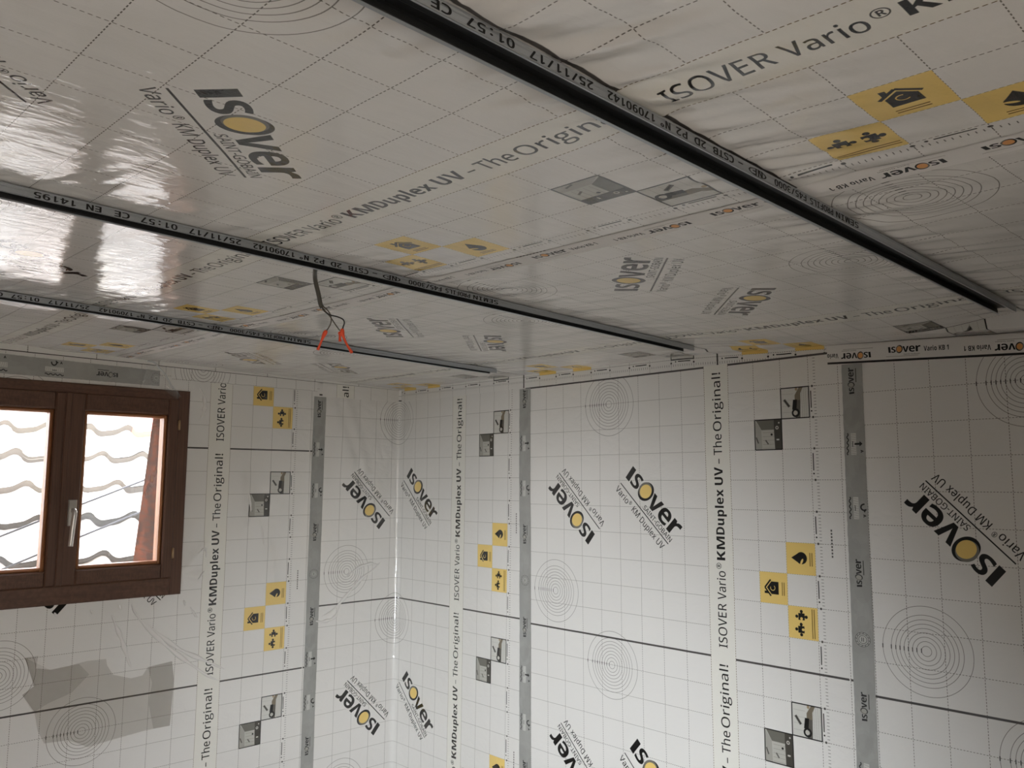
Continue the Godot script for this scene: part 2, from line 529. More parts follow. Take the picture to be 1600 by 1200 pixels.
# ruler text, box and stamp marks of the grey tape; v runs along the tape (one repeat 0.975 m), u across
func grey_tape_texture() -> Texture2D:
	var c := Canvas.new(128, 2048, Color(0.61, 0.61, 0.595))
	var rr := RandomNumberGenerator.new()
	rr.seed = 5
	for k in 60:
		c.disc(Vector2(rr.randf() * 128, rr.randf() * 2048), Vector2(rr.randf_range(10, 50), rr.randf_range(20, 90)), Color(0.50, 0.50, 0.49, 0.10) if k % 2 else Color(0.70, 0.70, 0.68, 0.10))
	var step := 2048.0 / 5.0
	for k in 5:
		var y := step * (k + 0.5)
		if k == 0 or k == 3:
			var q := 55.0
			logo(c, Transform2D(Vector2(0, -q), Vector2(-q, 0), Vector2(92, y + 85)), false, Color(0.12, 0.12, 0.12), Color(0.62, 0.61, 0.58))
			c.rect(Vector2(84, y - 80), Vector2(90, y + 10), Color(0.3, 0.3, 0.29))
		elif k == 4:
			c.disc(Vector2(64, y), Vector2(46, 46), Color(0.70, 0.70, 0.68))
			for rad in [44.0, 34.0, 24.0]:
				c.ring(Vector2(64, y), rad, 3.0, Color(0.3, 0.3, 0.29))
			for d in 12:
				var a := TAU * d / 12.0
				c.line(Vector2(64, y) + Vector2.from_angle(a) * 36.0, Vector2(64, y) + Vector2.from_angle(a + 0.2) * 42.0, 3.0, Color(0.3, 0.3, 0.29))
			c.rect(Vector2(56, y - 12), Vector2(60, y + 12), Color(0.25, 0.25, 0.24))
			c.rect(Vector2(66, y - 12), Vector2(70, y + 12), Color(0.25, 0.25, 0.24))
		else:
			c.rect(Vector2(42, y - 70), Vector2(74, y + 70), Color(0.76, 0.76, 0.74))
			for d in 9:
				c.line(Vector2(44, y - 62 + 15 * d), Vector2(72, y - 56 + 15 * d), 2.0, Color(0.55, 0.55, 0.53))
			var wave := PackedVector2Array()
			for d in 28:
				c.line(Vector2(22 + 5 * sin(d * 0.9), y - 70 + 5 * d), Vector2(22 + 5 * sin(d * 0.9 + 0.9), y - 65 + 5 * d), 7.0, Color(0.17, 0.17, 0.17))
			c.rect(Vector2(50, y - 18), Vector2(54, y + 18), Color(0.15, 0.15, 0.15))
			if k == 1:
				c.rect(Vector2(64, y - 6), Vector2(98, y + 6), INK)
				c.poly(PackedVector2Array([Vector2(94, y - 17), Vector2(112, y), Vector2(94, y + 17)]), INK)
			else:
				c.ring(Vector2(106, y - 6), 19.0, 9.0, INK, 0.9, TAU - 1.4)
				c.poly(PackedVector2Array([Vector2(98, y + 10), Vector2(122, y + 4), Vector2(108, y + 28)]), INK)
			c.line(Vector2(100, y + 42), Vector2(116, y + 50), 6.0, INK)
			c.line(Vector2(100, y + 56), Vector2(108, y + 50), 5.0, INK)
	return c.texture()

# white paper tape with the maker's name, alternately upright and upside down; u along (0.44 m), v across (0.06 m)
func white_tape_texture(dark_edge: bool) -> Texture2D:
	const S := 2048.0 / 0.44
	var H := 280
	var c := Canvas.new(2048, H, Color(0.86, 0.85, 0.835))
	for k in 2:
		var s := S * 0.1 * (0.30)
		var T := Transform2D(Vector2(s, 0), Vector2(0, -s), Vector2(40, H * 0.72))
		if k == 1:
			T = Transform2D(Vector2(-s, 0), Vector2(0, s), Vector2(0.395 * S, H * 0.28))
		logo(c, T, false, INK, Color(0.87, 0.62, 0.38))
		c.line(T * Vector2(-0.25, -0.05), T * Vector2(2.9, -0.05), 4.0, Color(0.4, 0.34, 0.3))
		c.paint(fit_text("Saint-Gobain", "regular", 1.5, 3.05, 0.05, 0.13, T), Color(0.35, 0.33, 0.31))
		c.paint(fit_text("Vario KB 1", "bold", 3.45, 5.75, 0.33, 0.47, T), INK)
	if dark_edge:
		c.rect(Vector2(0, H - 34), Vector2(2047, H - 4), Color(0.14, 0.13, 0.12))
	return c.texture()

func wood_texture(base: Color, dark: Color, sd: int) -> Texture2D:
	var n := FastNoiseLite.new()
	n.seed = sd
	n.noise_type = FastNoiseLite.TYPE_SIMPLEX
	n.frequency = 0.02
	n.fractal_octaves = 4
	var im := Image.create(256, 256, false, Image.FORMAT_RGB8)
	for y in 256:
		for x in 256:
			var k := n.get_noise_2d(x * 6.0, y * 0.35) * 0.6 + n.get_noise_2d(x * 0.5, y * 0.4) * 0.5
			im.set_pixel(x, y, base.lerp(dark, clampf(0.5 + k, 0, 1)))
	return ImageTexture.create_from_image(im)

func bump(sd: int, stretch: Vector2, freq: float, strength: float, side := 1024) -> Texture2D:
	var n := FastNoiseLite.new()
	n.seed = sd
	n.noise_type = FastNoiseLite.TYPE_SIMPLEX_SMOOTH
	n.frequency = freq
	n.fractal_type = FastNoiseLite.FRACTAL_RIDGED
	n.fractal_octaves = 4
	n.fractal_gain = 0.45
	n.domain_warp_enabled = true
	n.domain_warp_amplitude = 30.0
	n.domain_warp_frequency = 0.008
	var im := n.get_seamless_image(int(side / stretch.x), int(side / stretch.y))
	im.resize(side, side, Image.INTERPOLATE_CUBIC)
	im.convert(Image.FORMAT_RGBA8)
	im.bump_map_to_normal_map(strength)
	return ImageTexture.create_from_image(im)

func mat(c: Color, rough: float, metal := 0.0, spec := 0.5) -> StandardMaterial3D:
	var m := StandardMaterial3D.new()
	m.albedo_color = c
	m.roughness = rough
	m.metallic = metal
	m.metallic_specular = spec
	m.cull_mode = BaseMaterial3D.CULL_DISABLED
	return m

func print_mat(t: Texture2D, rough: float, spec: float, nm: Texture2D = null, nscale := 1.0) -> StandardMaterial3D:
	var m := mat(Color.WHITE, rough, 0.0, spec)
	m.albedo_texture = t
	if nm:
		m.normal_enabled = true
		m.normal_texture = nm
		m.normal_scale = nscale
	return m

func make_materials() -> void:
	var film := film_texture()
	M.film_wall = print_mat(film, 0.11, 0.65, bump(11, Vector2(1, 1), 0.010, 6.0), 0.22)
	M.film_back = print_mat(film, 0.34, 0.40, M.film_wall.normal_texture, 0.22)
	M.film_fold = mat(Color(0.865, 0.855, 0.84), 0.10, 0.0, 0.65)
	M.film_ceiling = print_mat(film, 0.09, 0.48, bump(23, Vector2(1, 2.2), 0.016, 6.0), 0.10)
	M.grey_tape = print_mat(grey_tape_texture(), 0.35, 0.5)
	M.white_tape = print_mat(white_tape_texture(false), 0.5, 0.4)
	M.white_tape_edge = print_mat(white_tape_texture(true), 0.5, 0.4)
	M.board = mat(Color(0.80, 0.79, 0.77), 0.7)
	M.floor = mat(Color(0.60, 0.57, 0.54), 0.7)
	M.osb = mat(Color(0.62, 0.58, 0.52), 0.75)
	M.steel = mat(Color(0.66, 0.68, 0.70), 0.34, 0.55)
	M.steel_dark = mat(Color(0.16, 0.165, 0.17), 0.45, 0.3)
	M.ink = mat(Color(0.05, 0.05, 0.05), 0.6)
	M.wood = mat(Color.WHITE, 0.45)
	M.wood.albedo_texture = wood_texture(Color(0.38, 0.265, 0.205), Color(0.30, 0.205, 0.155), 3)
	M.bead = mat(Color.WHITE, 0.4)
	M.bead.albedo_texture = wood_texture(Color(0.62, 0.42, 0.27), Color(0.52, 0.33, 0.2), 8)
	M.post = mat(Color.WHITE, 0.9, 0.0, 0.15)
	M.post.albedo_texture = wood_texture(Color(0.38, 0.18, 0.06), Color(0.16, 0.09, 0.05), 21)
	M.alu = mat(Color(0.78, 0.77, 0.75), 0.32, 0.7)
	M.brass = mat(Color(0.62, 0.52, 0.40), 0.35, 0.8)
	M.glass = mat(Color(1, 1, 1, 0.04), 0.0)
	M.glass.transparency = BaseMaterial3D.TRANSPARENCY_ALPHA
	M.clear = mat(Color(0.93, 0.94, 0.94, 0.12), 0.08)
	M.clear.transparency = BaseMaterial3D.TRANSPARENCY_ALPHA
	M.cloudy = mat(Color(0.30, 0.31, 0.31, 0.38), 0.3)
	M.cloudy.transparency = BaseMaterial3D.TRANSPARENCY_ALPHA
	M.haze_film = mat(Color(0.88, 0.89, 0.89, 0.65), 0.30)
	M.haze_film.transparency = BaseMaterial3D.TRANSPARENCY_ALPHA
	M.stain_thin = mat(Color(0.45, 0.41, 0.32, 0.12), 0.5)
	M.stain_thin.transparency = BaseMaterial3D.TRANSPARENCY_ALPHA
	M.stain = mat(Color(0.50, 0.45, 0.35, 0.22), 0.5)
	M.stain.transparency = BaseMaterial3D.TRANSPARENCY_ALPHA
	M.sheath = mat(Color(0.30, 0.29, 0.26), 0.5)
	M.wire_black = mat(Color(0.03, 0.03, 0.03), 0.4)
	M.wire_grey = mat(Color(0.33, 0.30, 0.25), 0.45)
	M.orange = mat(Color(0.95, 0.33, 0.17), 0.45)
	M.orange.emission_enabled = false

# ---------------------------------------------------------------- the room
func wall_block(st: SurfaceTool, z0: float, z1: float, y0: float, y1: float, thick := 0.34) -> void:
	var p := []
	for d in [0.0, -thick]:
		for c in [[z0, y0], [z1, y0], [z1, y1], [z0, y1]]:
			p.append(Vector3(LW(c[0], c[1]) + d, c[1], c[0]))
	hexa(st, p)

const WZ0 := 1.120
const WZ1 := 2.065
const WY0 := 0.128
const WY1 := 0.980
const ROOM_X := 3.3
const ROOM_Z := 4.4
const FLOOR := -1.0

func build_room() -> void:
	var st := mb()
	box(st, Vector3(-2.3, FLOOR - 0.12, -0.3), Vector3(ROOM_X + 0.3, FLOOR, ROOM_Z + 0.3))
	struct("floor", st.commit(), M.floor)
	st = mb()
	hexa(st, [Vector3(-2.3, plane_y(-2.3, -0.3) + 0.03, -0.3), Vector3(ROOM_X + 0.3, plane_y(3.6, -0.3) + 0.03, -0.3), Vector3(ROOM_X + 0.3, plane_y(3.6, 4.7) + 0.03, 4.7), Vector3(-2.3, plane_y(-2.3, 4.7) + 0.03, 4.7),
		Vector3(-2.3, 1.4, -0.3), Vector3(ROOM_X + 0.3, 1.4, -0.3), Vector3(ROOM_X + 0.3, 1.4, 4.7), Vector3(-2.3, 1.4, 4.7)])
	struct("ceiling", st.commit(), M.board)
	st = mb()
	wall_block(st, -0.3, WZ0 + 0.02, FLOOR, 1.2)
	wall_block(st, WZ1 - 0.02, ROOM_Z + 0.3, FLOOR, 1.2)
	wall_block(st, WZ0 + 0.02, WZ1 - 0.02, FLOOR, WY0 + 0.02)
	wall_block(st, WZ0 + 0.02, WZ1 - 0.02, WY1 - 0.02, 1.2)
	struct("wall_left", st.commit(), M.board)
	st = mb()
	box(st, Vector3(-1.89, FLOOR, -0.3), Vector3(ROOM_X, 1.2, 0.0))
	struct("wall_back", st.commit(), M.board)
	st = mb()
	box(st, Vector3(ADDED_NOOK.x, FLOOR, 0.0), Vector3(ROOM_X + 0.3, 1.2, ADDED_NOOK.y))  # added out of view, keeps light off the right of the back wall
	struct("added_wall_nook", st.commit(), M.osb)
	st = mb()
	box(st, Vector3(ROOM_X, FLOOR, ADDED_NOOK.y), Vector3(ROOM_X + 0.3, 1.2, W2A.x))
	box(st, Vector3(ROOM_X, FLOOR, W2B.x), Vector3(ROOM_X + 0.3, 1.2, ROOM_Z + 0.3))
	box(st, Vector3(ROOM_X, FLOOR, W2A.x), Vector3(ROOM_X + 0.3, W2A.y, W2B.x))
	box(st, Vector3(ROOM_X, W2B.y, W2A.x), Vector3(ROOM_X + 0.3, 1.2, W2B.x))
	struct("wall_right", st.commit(), M.osb)
	st = mb()
	box(st, Vector3(-1.8, FLOOR, ROOM_Z), Vector3(ROOM_X, 1.2, ROOM_Z + 0.3))
	struct("wall_front", st.commit(), M.osb)
	var w := Node3D.new()  # window added out of view to light the room
	w.name = "added_window_2"
	w.set_meta("kind", "structure")
	add_child(w, true)
	st = mb()
	for e in [[W2A.x, W2A.x + 0.06, W2A.y, W2B.y], [W2B.x - 0.06, W2B.x, W2A.y, W2B.y], [W2A.x + 0.06, W2B.x - 0.06, W2A.y, W2A.y + 0.06], [W2A.x + 0.06, W2B.x - 0.06, W2B.y - 0.06, W2B.y]]:
		box(st, Vector3(ROOM_X + 0.12, e[2], e[0]), Vector3(ROOM_X + 0.18, e[3], e[1]))
	obj("frame", st.commit(), M.wood, w)
	st = mb()
	box(st, Vector3(ROOM_X + 0.148, W2A.y + 0.055, W2A.x + 0.055), Vector3(ROOM_X + 0.152, W2B.y - 0.055, W2B.x - 0.055))
	obj("pane", st.commit(), M.glass, w)

func build_light() -> void:
	var cam := Camera3D.new()
	cam.name = "camera"
	cam.transform = Transform3D(Basis(Vector3.UP, 0.8317) * Basis(Vector3.RIGHT, 0.1150), Vector3(1.7714, 0.5924, 2.5480))
	cam.fov = rad_to_deg(2.0 * atan(600.0 / 1330.0))
	cam.near = 0.05
	cam.far = 200.0
	add_child(cam, true)
	cam.current = true
	var we := WorldEnvironment.new()
	we.name = "world_environment"
	var e := Environment.new()
	var sm := ProceduralSkyMaterial.new()
	sm.sky_top_color = Color(0.93, 0.95, 1.0)
	sm.sky_horizon_color = Color(1.0, 0.98, 0.96)
	sm.ground_bottom_color = Color(0.62, 0.59, 0.55)
	sm.ground_horizon_color = Color(0.64, 0.61, 0.57)
	sm.energy_multiplier = 1.0
	var sky := Sky.new()
	sky.sky_material = sm
	e.background_mode = Environment.BG_SKY
	e.sky = sky
	e.background_energy_multiplier = SKY
	e.tonemap_mode = Environment.TONE_MAPPER_LINEAR
	e.tonemap_exposure = EXPOSURE
	e.sdfgi_enabled = true
	e.ssao_enabled = true
	e.ssil_enabled = true
	we.environment = e
	add_child(we, true)

# ---------------------------------------------------------------- the window in the left wall; u = z, v = y, w = out of the wall into the room
func win_pt(u: float, v: float, w: float) -> Vector3:
	return Vector3(LW(u, v) + w, v, u)

func build_window() -> void:
	var w := Node3D.new()
	w.name = "window_1"
	w.set_meta("kind", "structure")
	add_child(w, true)
	var f := win_pt
	# fixed frame, 20 mm proud of the wall
	var st := mb()
	slab(st, WZ0, WZ0 + 0.050, WY0, WY1, -0.07, 0.020, 0.004, f)
	slab(st, WZ1 - 0.050, WZ1, WY0, WY1, -0.07, 0.020, 0.004, f)
	slab(st, WZ0 + 0.050, WZ1 - 0.050, WY1 - 0.042, WY1, -0.07, 0.020, 0.004, f)
	slab(st, WZ0 + 0.050, WZ1 - 0.050, WY0, WY0 + 0.072, -0.07, 0.020, 0.004, f)
	obj("frame", st.commit(), M.wood, w)
	# reveal boards towards the outside
	st = mb()
	var rv := []
	for u in [WZ0 + 0.055, WZ0 + 0.085]:
		rv.append_array([win_pt(u, WY0 + 0.02, -0.07), win_pt(u, WY1 - 0.02, -0.07), win_pt(u, WY1 - 0.02, -0.15), win_pt(u, WY0 + 0.02, -0.345)])
	hexa(st, rv)
	slab(st, WZ1 - 0.075, WZ1 - 0.045, WY0 + 0.02, WY1 - 0.02, -0.34, -0.07, 0.003, f)
	obj("reveal_board", st.commit(), M.post, w)
	for k in 2:
		var z0: float = 1.165 if k == 0 else 1.601
		var z1: float = 1.599 if k == 0 else 2.018
		var g0: float = 1.222 if k == 0 else 1.660
		var g1: float = 1.524 if k == 0 else 1.962
		var sash := Node3D.new()
		sash.name = "sash"
		w.add_child(sash, true)
		st = mb()
		slab(st, z0, g0 - 0.014, 0.198, 0.942, -0.045, 0.026, 0.005, f)
		slab(st, g1 + 0.014, z1, 0.198, 0.942, -0.045, 0.026, 0.005, f)
		obj("stile", st.commit(), M.wood, sash)
		st = mb()
		slab(st, g0 - 0.014, g1 + 0.014, 0.874, 0.942, -0.045, 0.024, 0.005, f)
		slab(st, g0 - 0.014, g1 + 0.014, 0.198, 0.256, -0.045, 0.024, 0.005, f)
		obj("rail", st.commit(), M.wood, sash)
		st = mb()
		for e in [[g0 - 0.014, g0, 0.256, 0.874], [g1, g1 + 0.014, 0.256, 0.874], [g0, g1, 0.860, 0.874], [g0, g1, 0.256, 0.270]]:
			slab(st, e[0], e[1], e[2], e[3], -0.040, 0.012, 0.006, f)
		obj("glazing_bead", st.commit(), M.bead, sash)
		st = mb()
		slab(st, g0 - 0.004, g1 + 0.004, 0.266, 0.864, -0.018, -0.014, 0.0, f)
		obj("pane", st.commit(), M.glass, sash)
	# cover strip over the meeting stiles
	st = mb()
	slab(st, 1.588, 1.612, 0.198, 0.942, 0.026, 0.034, 0.004, f)
	obj("cover_strip", st.commit(), M.wood, w)
	var h := Node3D.new()
	h.name = "handle"
	w.add_child(h, true)
	st = mb()
	slab(st, 1.550, 1.580, 0.425, 0.525, 0.026, 0.036, 0.003, f)
	var o := obj("handle_plate", st.commit(), M.alu, h)
	o.set_meta("label", "brushed metal handle plate")
	obj("lever", tube(smooth_path([win_pt(1.565, 0.485, 0.034), win_pt(1.565, 0.484, 0.056), win_pt(1.566, 0.470, 0.066), win_pt(1.570, 0.420, 0.068), win_pt(1.574, 0.350, 0.068)]), [0.009], 14), M.alu, h)
	for y in [0.833, 0.300]:
		st = mb()
		obj("hinge", tube(PackedVector3Array([win_pt(1.166, y - 0.022, 0.029), win_pt(1.166, y - 0.020, 0.029), win_pt(1.166, y, 0.029), win_pt(1.166, y + 0.020, 0.029), win_pt(1.166, y + 0.022, 0.029)]), [0.003, 0.0055, 0.0055, 0.0055, 0.003], 12), M.brass, w)

# ---------------------------------------------------------------- film sheets
func film_uv(c: float, r: float) -> Vector2:
	return Vector2(r / 10.0, (c + 10.0) / 15.0)

# a pinched fold of film: a low glossy ridge that tapers to both ends, following a surface
func ridge(points: Array, surf: Callable, height: float) -> ArrayMesh:
	var ctrl := []
	for q in points:
		ctrl.append(Vector3(q[0], q[1], 0))
	var path := smooth_path(ctrl, 7)
	var n := path.size()
	return grid(n - 1, 10, func(a, b):
			var i := int(roundf(a * (n - 1)))
			var d := (path[mini(i + 1, n - 1)] - path[maxi(i - 1, 0)]).normalized()
			var k := sin(PI * (0.04 + 0.92 * a)) * (0.75 + 0.25 * sin(a * 23.0))
			var t: float = PI * b
			var c := path[i] + Vector3(-d.y, d.x, 0) * cos(t) * height * 1.2 * k
			return surf.call(c.x, c.y, 0.0002 + sin(t) * height * k),
		func(a, b): return Vector2(a, b), false, null, false)

const SEAM_L := 0.485
const SEAM_A := -0.932
const SEAM_B := 0.548

func build_films() -> void:
	var m: ArrayMesh
	# left wall, beside and below the window
	m = grid(270, 350, func(a, b): return left_pt(lerpf(SEAM_L, 2.02, a), lerpf(FLOOR + 0.005, minf(1.105, ceil_y(-1.87, lerpf(SEAM_L, 2.02, a)) - 0.004), b)),
		func(a, b): return film_uv((1.025 - lerpf(SEAM_L, 2.02, a)) * 10.0, (lerpf(FLOOR + 0.005, minf(1.105, ceil_y(-1.87, lerpf(SEAM_L, 2.02, a)) - 0.004), b) - 0.740) * 10.0),
		false, func(a, b): return lerpf(SEAM_L, 2.02, a) > WZ0 + 0.022 and lerpf(FLOOR, 1.1, b) > WY0 + 0.022 and lerpf(FLOOR, 1.1, b) < WY1 - 0.022)
	var o := thing("film_sheet", "wrinkled printed film sheet on the window wall, with a brown damp patch under the window", "film sheet", Vector3.ZERO, "printed film sheets")
	obj("sheet", m, M.film_wall, o)
	# a damp brown patch that shows through under the window
	var patch := [[1.69, -0.055], [1.645, -0.055], [1.65, -0.10], [1.60, -0.112], [1.54, -0.107], [1.47, -0.098], [1.40, -0.100], [1.395, -0.125], [1.37, -0.165], [1.30, -0.19], [1.255, -0.185], [1.235, -0.155], [1.19, -0.150], [1.137, -0.145], [1.125, -0.22], [1.132, -0.405], [1.24, -0.405], [1.358, -0.415], [1.45, -0.425], [1.52, -0.385], [1.605, -0.38], [1.63, -0.33], [1.645, -0.26], [1.69, -0.19], [1.652, -0.165]]
	var patches := [patch, [[1.69, -0.056], [1.60, -0.113], [1.50, -0.105], [1.46, -0.15], [1.52, -0.21], [1.60, -0.235], [1.65, -0.26], [1.69, -0.19], [1.652, -0.165]], [[1.235, -0.156], [1.19, -0.151], [1.137, -0.146], [1.126, -0.22], [1.133, -0.404], [1.20, -0.404], [1.225, -0.30], [1.215, -0.22]]]
	for n in 3:
		var pp := PackedVector2Array()
		for q in patches[n]:
			pp.append(Vector2(q[0], q[1]))
		var st := mb()
		var cell := 0.012
		for i in range(int(1.10 / cell), int(1.72 / cell)):
			for j in range(int(-0.44 / cell), int(-0.04 / cell)):
				var cellp := PackedVector2Array([Vector2(i, j) * cell, Vector2(i + 1, j) * cell, Vector2(i + 1, j + 1) * cell, Vector2(i, j + 1) * cell])
				for g in Geometry2D.intersect_polygons(pp, cellp):
					var ix := Geometry2D.triangulate_polygon(g)
					for k in ix:
						st.set_uv(g[k])
						st.add_vertex(left_pt(g[k].x, g[k].y, 0.0006 + 0.0004 * n))
		obj("damp_patch", st.commit(), M.stain if n == 0 else M.stain_thin, o).set_meta("label", "brown damp patch showing under the window")
	# pinched ridges of the loose film: a long double one under the window, short ones along the frame
	for rg in [
		[[1.315, 0.105], [1.30, 0.07], [1.262, 0.02], [1.205, -0.04], [1.155, -0.088], [1.10, -0.135], [1.045, -0.178], [0.985, -0.225], [0.925, -0.258]],
		[[1.262, 0.02], [1.225, -0.005], [1.16, -0.062], [1.09, -0.112], [1.02, -0.150], [0.96, -0.182], [0.90, -0.215]],
		[[1.388, 0.07], [1.375, 0.035], [1.352, -0.015], [1.335, -0.06], [1.318, -0.11], [1.30, -0.15]],
		[[1.075, 1.0], [1.056, 0.965], [1.050, 0.925], [1.054, 0.89], [1.068, 0.86]],
		[[1.07, 0.07], [1.05, 0.035], [1.035, 0.02]], [[1.05, 0.29], [1.02, 0.31], [1.01, 0.27]], [[1.045, 0.18], [1.015, 0.215]], [[1.10, 0.10], [1.092, 0.075]], [[1.47, 0.10], [1.462, 0.08]], [[1.36, 0.105], [1.353, 0.085]], [[1.60, 0.10], [1.588, 0.082]], [[0.83, 0.55], [0.815, 0.46]], [[0.76, 0.40], [0.745, 0.31]]]:
		obj("film_fold", ridge(rg, left_pt, 0.009 if rg.size() > 4 else 0.005), M.film_fold, o)
	# corner sheet, folded round the corner
	var s0 := -SEAM_L
	var s1 := SEAM_A + 1.8914
	var top := 1.045
	m = grid(240, 300, func(a, b): return corner_pt(lerpf(s0, s1, a), lerpf(FLOOR + 0.005, top + 0.02, b)),
		func(a, b): return film_uv(lerpf(s0, s1, a) * 10.0 - 4.47, (lerpf(FLOOR + 0.005, top + 0.02, b) - 0.012) * 10.0))
	o = thing("film_sheet", "printed film sheet folded round the inside corner of the room, glossy along the fold", "film sheet", Vector3.ZERO, "printed film sheets")
	obj("sheet", m, M.film_wall, o)
	for rg in [[[-0.105, 0.195], [-0.15, 0.16], [-0.21, 0.125], [-0.27, 0.075], [-0.33, 0.02], [-0.385, -0.02], [-0.435, -0.038]],
		[[-0.118, 0.18], [-0.15, 0.19], [-0.20, 0.187], [-0.26, 0.165], [-0.31, 0.13]],
		[[-0.33, 0.02], [-0.36, -0.045], [-0.42, -0.062], [-0.47, -0.055]]]:
		obj("film_fold", ridge(rg, corner_pt, 0.008), M.film_fold, o)
	m = grid(100, 170, func(a, b): return back_pt(lerpf(SEAM_A, SEAM_B, a), lerpf(FLOOR + 0.005, 1.035, b)),
		func(a, b): return film_uv(lerpf(SEAM_A, SEAM_B, a) * 10.0, lerpf(FLOOR + 0.005, 1.035, b) * 10.0))
	o = thing("film_sheet", "printed film sheet on the back wall between the two grey tapes", "film sheet", Vector3.ZERO, "printed film sheets")
	obj("sheet", m, M.film_back, o)
	m = grid(100, 170, func(a, b): return back_pt(lerpf(SEAM_B, ADDED_NOOK.x - 0.004, a), lerpf(FLOOR + 0.005, 0.985, b)),
		func(a, b): return film_uv((lerpf(SEAM_B, ADDED_NOOK.x - 0.004, a) - 1.477) * 10.0, (lerpf(FLOOR + 0.005, 0.985, b) + 0.034) * 10.0))
	o = thing("film_sheet", "printed film sheet at the right end of the back wall, right of every tape", "film sheet", Vector3.ZERO, "printed film sheets")
	obj("sheet", m, M.film_back, o)
	# ceiling, the sheet nearer to the camera: laid 2.2 degrees askew
	var th := 0.03812
	var cs := cos(th)
	var sn := sin(th)
	var near_pos := func(a: float, b: float) -> Vector3:
		var u := lerpf(-3.15, 2.1, a) + 1.14574
		var v := lerpf(-1.1, 0.40, b) - 1.71146
		var x := cs * u - sn * v
		var z := -sn * u - cs * v
		x = clampf(x, LW(z, 1.1) + 0.005, ADDED_NOOK.x - 0.004 if z < ADDED_NOOK.y else 3.0)
		return Vector3(x, ceil_y(x, z), z)
	var near_uv := func(a: float, b: float) -> Vector2:
		var q: Vector3 = near_pos.call(a, b)
		return film_uv(lerpf(-10.0, 5.0, b), (q.x * cs - q.z * sn - 1.14574) * 10.0 + 1.0)
	m = grid(440, 150, near_pos, near_uv)
	o = thing("film_sheet", "printed film sheet on the ceiling over the camera side, mirroring the window", "film sheet", Vector3.ZERO, "printed film sheets")
	obj("sheet", m, M.film_ceiling, o)
	# the next sheets on, outside the picture to the left and overhead
	var over_pos := func(a: float, b: float) -> Vector3:
		var u := lerpf(-3.2, 2.2, a) + 1.14574
		var v := lerpf(-2.58, -1.1, b) - 1.71146
		var x := cs * u - sn * v
		var z := -sn * u - cs * v
		x = clampf(x, LW(z, 1.1) + 0.005, ROOM_X - 0.01)
		return Vector3(x, ceil_y(x, z), z)
	m = grid(150, 50, over_pos, func(a, b): return film_uv(lerpf(-9.8, 5.0, b), lerpf(-31.0, 23.0, a)))
	o = thing("film_sheet", "printed film sheet on the ceiling behind the camera", "film sheet", Vector3.ZERO, "printed film sheets")
	obj("sheet", m, M.film_ceiling, o)
	m = grid(60, 100, func(a, b): return left_pt(lerpf(2.02, 3.48, a), lerpf(FLOOR + 0.005, 1.10, b)),
		func(a, b): return film_uv((2.475 - lerpf(2.02, 3.48, a)) * 10.0, (lerpf(FLOOR + 0.005, 1.10, b) - 0.70) * 10.0),
		false, func(a, b): return lerpf(2.02, 3.48, a) < WZ1 - 0.022 and lerpf(FLOOR, 1.1, b) > WY0 + 0.022 and lerpf(FLOOR, 1.1, b) < WY1 - 0.022)
	o = thing("film_sheet", "printed film sheet on the window wall to the left of the window", "film sheet", Vector3.ZERO, "printed film sheets")
	obj("sheet", m, M.film_wall, o)
	# ceiling, the sheet along the back wall; its edge folds down onto the walls
	var far_pos := func(a: float, b: float) -> Vector3:
		var x := lerpf(-1.9, ADDED_NOOK.x - 0.004, a)
		var z := lerpf(1.3115 - 0.0381 * x, 0.006, b)
		x = maxf(x, LW(z, 1.07) + 0.005)
		return Vector3(x, ceil_y(x, z), z)
	var far_uv := func(a: float, b: float) -> Vector2:
		var q: Vector3 = far_pos.call(a, b)
		return film_uv(3.92 - 10.0 * q.z, (q.x - 1.14574) * 10.0 + 0.85)
	m = grid(340, 110, far_pos, far_uv)
	o = thing("film_sheet", "printed film sheet on the ceiling along the back wall, its edge folded down the walls", "film sheet", Vector3.ZERO, "printed film sheets")
	obj("sheet", m, M.film_ceiling, o)
	m = grid(150, 6, func(a, b): return back_pt(lerpf(-1.875, 0.50, a), lerpf(1.0035 + 0.0022 * n_mid.get_noise_2d(a * 900.0, 3.0), crease_y(lerpf(-1.875, 0.50, a)), b), 0.0025),
		func(a, b): return film_uv(3.90 + (1.0 - b) * (crease_y(lerpf(-1.875, 0.50, a)) - 1.004) * 10.0, (lerpf(-1.875, 0.50, a) - 1.14574) * 10.0 + 0.85))
	obj("folded_edge", m, M.film_ceiling, o)
	var lt := func(z: float) -> float: return ceil_y(LW(z, 1.07) + 0.01, z)
	m = grid(40, 8, func(a, b): return left_pt(lerpf(0.47, 0.012, a), lerpf(1.004, lt.call(lerpf(0.47, 0.012, a)), b), 0.0030),
		func(a, b): return film_uv(3.92 - 10.0 * lerpf(0.47, 0.012, a), -30.30 + 10.0 * (lerpf(1.004, lt.call(lerpf(0.47, 0.012, a)), b) - 1.055)))
	obj("folded_edge", m, M.film_ceiling, o)
	m = grid(60, 8, func(a, b): return left_pt(lerpf(1.20, 0.50, a), lerpf(1.026 + 0.003 * n_mid.get_noise_2d(a * 500.0, 8.0), lt.call(lerpf(1.20, 0.50, a)), b), 0.0034),
		func(a, b): return film_uv(-8.85 + 7.0 * a, 0.72 + 10.0 * (lerpf(1.026, 1.085, b) - 1.0)))
	obj("folded_edge", m, M.film_ceiling, o)
	m = grid(90, 4, func(a, b): return left_pt(lerpf(2.0, 0.02, a), lerpf(lerpf(1.085, 1.066, a), lt.call(lerpf(2.0, 0.02, a)), b), 0.0042),
		func(a, b): return film_uv(-9.0 + 8.0 * a, -0.01 + 0.3 * b))
	obj("folded_edge", m, M.film_ceiling, o)

